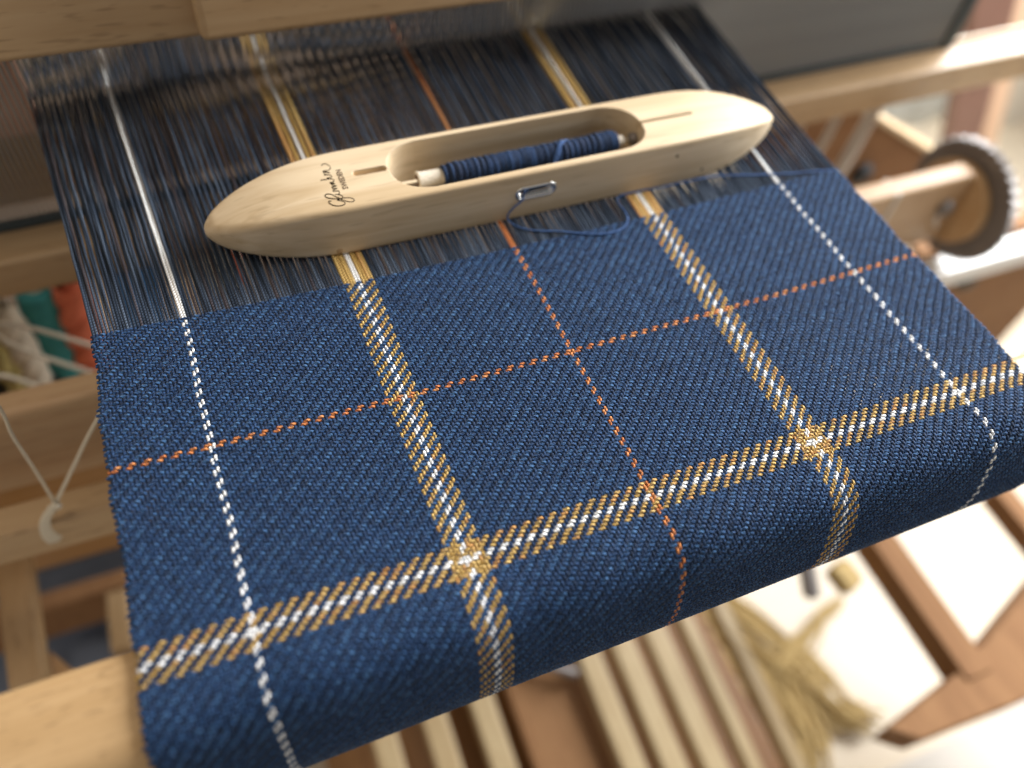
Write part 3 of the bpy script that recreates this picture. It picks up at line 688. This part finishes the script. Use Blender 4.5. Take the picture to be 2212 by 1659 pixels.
for (x, z, r, mt, nm) in ((-58.5, 2.6, 1.15, 'cord_d', 'wooden_plug'), (70, 14.3, .62, 'ink', 'pin_hole'), (84, 4.6, .62, 'ink', 'pin_hole')):
    from_bm(nm, lathe_bm([(0, r), (1.2, r)], (x, frontY(x) - 0.06, z), (0, 1, 0), 20), M[mt] if nm == 'pin_hole' else M['beech_y'], sh)
# spindle rod
from_bm('spindle', lathe_bm([(-38.5, .62), (60, .62), (62, .3)], (0, 28.0, 12.6), (1, 0, 0), 16), M['bright'], sh, smooth=True)
from_bm('spring_clip', lathe_bm([(58.3, 1.5), (58.9, 2.4), (61.2, 2.4)], (0, 28.0, 12.6), (1, 0, 0), 20), M['iron'], sh, smooth=True)
# brand lettering: traced pen strokes, a thin raised print
strokes = [[(-58.43, 17.61), (-58.99, 17.78), (-59.33, 17.27), (-58.84, 16.04), (-57.78, 15.04), (-56.39, 14.54), (-55.02, 14.74), (-54.45, 15.34), (-54.73, 16.2), (-55.73, 17.04), (-56.54, 17.44)],
[(-56.54, 17.44), (-55.52, 17.83), (-53.98, 17.84), (-52.53, 17.49), (-51.58, 16.81), (-51.21, 15.93), (-52.09, 15.34), (-53.23, 15.68), (-54.48, 16.74), (-55.71, 17.89), (-57.41, 18.4), (-59.0, 19.34), (-59.68, 20.47), (-59.35, 21.16), (-58.42, 21.19), (-57.3, 20.39), (-56.27, 18.84), (-55.0, 17.83), (-54.39, 18.59), (-54.77, 19.48), (-55.45, 20.0), (-56.5, 20.31)],
[(-56.5, 20.31), (-55.32, 20.12), (-54.93, 20.79), (-55.12, 21.63), (-56.86, 22.07)],
[(-54.8, 21.69), (-56.23, 22.12), (-56.36, 22.79), (-55.08, 22.97), (-56.21, 23.38), (-56.53, 24.11), (-54.94, 24.28), (-56.01, 24.91), (-56.57, 26.36), (-56.11, 25.74), (-55.15, 25.46)],
[(-55.15, 25.46), (-56.53, 26.51), (-55.72, 26.43), (-55.13, 26.9), (-55.18, 27.72), (-56.49, 28.27), (-59.23, 28.51)],
[(-56.45, 28.42), (-56.95, 28.89), (-56.1, 28.97), (-55.38, 28.92), (-55.34, 29.88), (-56.06, 30.34), (-57.46, 30.58)],
[(-56.06, 30.34), (-57.07, 30.88), (-57.34, 32.68), (-56.45, 31.68), (-55.38, 31.36), (-56.56, 32.04), (-57.23, 32.72), (-55.78, 32.63), (-54.94, 33.05), (-54.55, 33.76), (-54.76, 34.98), (-55.46, 35.94), (-56.34, 36.19), (-57.21, 35.69)]]
bm = bmesh.new()
for st_ in strokes:
    P_ = smooth_path([(x, y, 20.32) for x, y in st_], 5); prev = None
    for i in range(len(P_)):
        t = P_[min(i + 1, len(P_) - 1)] - P_[max(i - 1, 0)]; t = t / (np.linalg.norm(t) + 1e-9)
        wd = 0.10 + 0.12 * abs(t[0])
        nn = np.array([-t[1], t[0], 0]) * wd; a = bm.verts.new(tuple(P_[i] + nn)); b = bm.verts.new(tuple(P_[i] - nn))
        if prev: bm.faces.new((prev[0], a, b, prev[1]))
        prev = (a, b)
bmesh.ops.solidify(bm, geom=bm.faces[:], thickness=0.05)
from_bm('script_lettering', bm, M['ink'], sh)
tc = bpy.data.curves.new('lettering', 'FONT'); tc.body = 'SWEDEN'; tc.size = 2.55 * S; tc.extrude = 0.03 * S; tc.offset = 0.035 * S; tc.align_x = 'CENTER'; tc.space_character = 1.0
tmp = bpy.data.objects.new('tmp', tc); COL.objects.link(tmp); bpy.context.view_layer.update()
me = bpy.data.meshes.new_from_object(tmp.evaluated_get(bpy.context.evaluated_depsgraph_get())); bpy.data.objects.remove(tmp)
me.materials.clear(); me.transform(Matrix.Translation(Vector((-51.6, 27.0, 20.36)) * S) @ Matrix.Rotation(math.radians(90), 4, 'Z'))
link('lettering', me, M['ink'], sh)

# ------------------------------------------------------------------ bobbin
bb = empty('bobbin', (12, 28, 12.6), 'paper quill wound with navy blue yarn inside the shuttle slot', 'bobbin')
q1 = lathe_bm([(-26, 3.3), (-25.6, 3.35), (-24.6, 2.9), (-16, 2.75), (51, 2.4), (55, 2.3)], (0, 28, 12.6), (1, 0, 0), 28)
from_bm('quill', q1, M['paper'], bb, smooth=True)
from_bm('quill_mouth', lathe_bm([(-26.12, 2.4), (-26.02, 2.4)], (0, 28, 12.6), (1, 0, 0), 24), M['ink'], bb)
def br_(x): return float(np.interp(x, [-17.5, -16, -12, 10, 30, 36, 48, 51, 53], [2.8, 3.6, 4.0, 4.0, 4.15, 4.0, 4.6, 4.3, 2.7])) + .12 * math.sin(x * .9) + .1 * math.sin(x * 2.3 + 1)
turns = 118; npt = 16
P_ = []; x = -17.5; 
for q in range(turns * npt):
    a = 2 * math.pi * q / npt; t = q / (turns * npt); x = -17.3 + 69.6 * t + 0.5 * math.sin(t * 190)
    r = br_(x); P_.append((x + .35 * math.sin(a * .5), 28 + r * math.cos(a), 12.6 + r * math.sin(a)))
P_ = np.array(P_)[None]; ctr = P_.copy(); ctr[..., 1] = 28; ctr[..., 2] = 12.6; NN = P_ - ctr; NN /= np.linalg.norm(NN, axis=2, keepdims=True)
Aa = np.full(P_.shape[:2], .37); C = heather(np.array([[0.005, 0.012, 0.032], [0.009, 0.025, 0.07], [0.018, 0.052, 0.14]]), 1, P_.shape[1], 7, 0)
link('yarn_winding', tube_mesh('yarn_winding', P_, NN, Aa, Aa * .9, C, 6), M['yarn'], bb)
from_bm('winding_core', lathe_bm([(-16.6, 2.9)] + [(x, br_(x) - .1) for x in np.linspace(-16, 50.5, 50)] + [(52, 2.6)], (0, 28, 12.6), (1, 0, 0), 24), plain('navy_core', (0.008, 0.018, 0.05), rough=.9), bb, smooth=True)
DB = (0.045, 0.10, 0.25)
yarn('loose_end', [(33, 31, 15.4), (30.5, 28.5, 17.4), (28, 26, 17.6), (25.5, 22.5, 15.5), (24, 20, 12), (22, 17.5, 9.5)], .34, DB, bb)
yarn('loose_end', [(31, 31.5, 15), (29.2, 28.6, 17.3), (26.6, 25.6, 17.2), (24, 22, 14.6), (20, 18, 11.6), (13, 15.8, 10.6), (9.4, 14.3, 10.3), (8.2, 12.2, 9.9)], .34, DB, bb)
# weft tail from the eyelet over the warp to the right cloth edge
o = yarn('weft_tail', [(8.2, 12.4, 9.9), (7.2, 11.2, 9.3), (4.2, 11.0, 7.0), (2.4, 11.2, 4.0), (2.6, 11.0, 1.6), (3.8, 9, 1.0), (6.5, 6, .95), (11, 3.4, .95), (18.5, .8, 1.0), (25, -2.4, 1.1), (31, -4.8, 1.2), (37, -5.6, 1.2),
    (42.5, -4.2, 1.2), (45.6, -0.6, 1.2), (46.4, 4, .95), (46.2, 9, .9), (48, 11.4, .9), (53, 12.0, .9), (62, 11.9, .8), (75, 11.8, .8), (88, 11.6, .8), (98, 9.8, .8), (110, 6.6, .8), (124, 3.6, .8), (136, 1.8, .7), (142.6, 0.6, .2)], .32, DB, n=8)
tag(o, 'loose blue yarn looping from the shuttle eyelet over the warp to the right cloth edge', 'yarn')
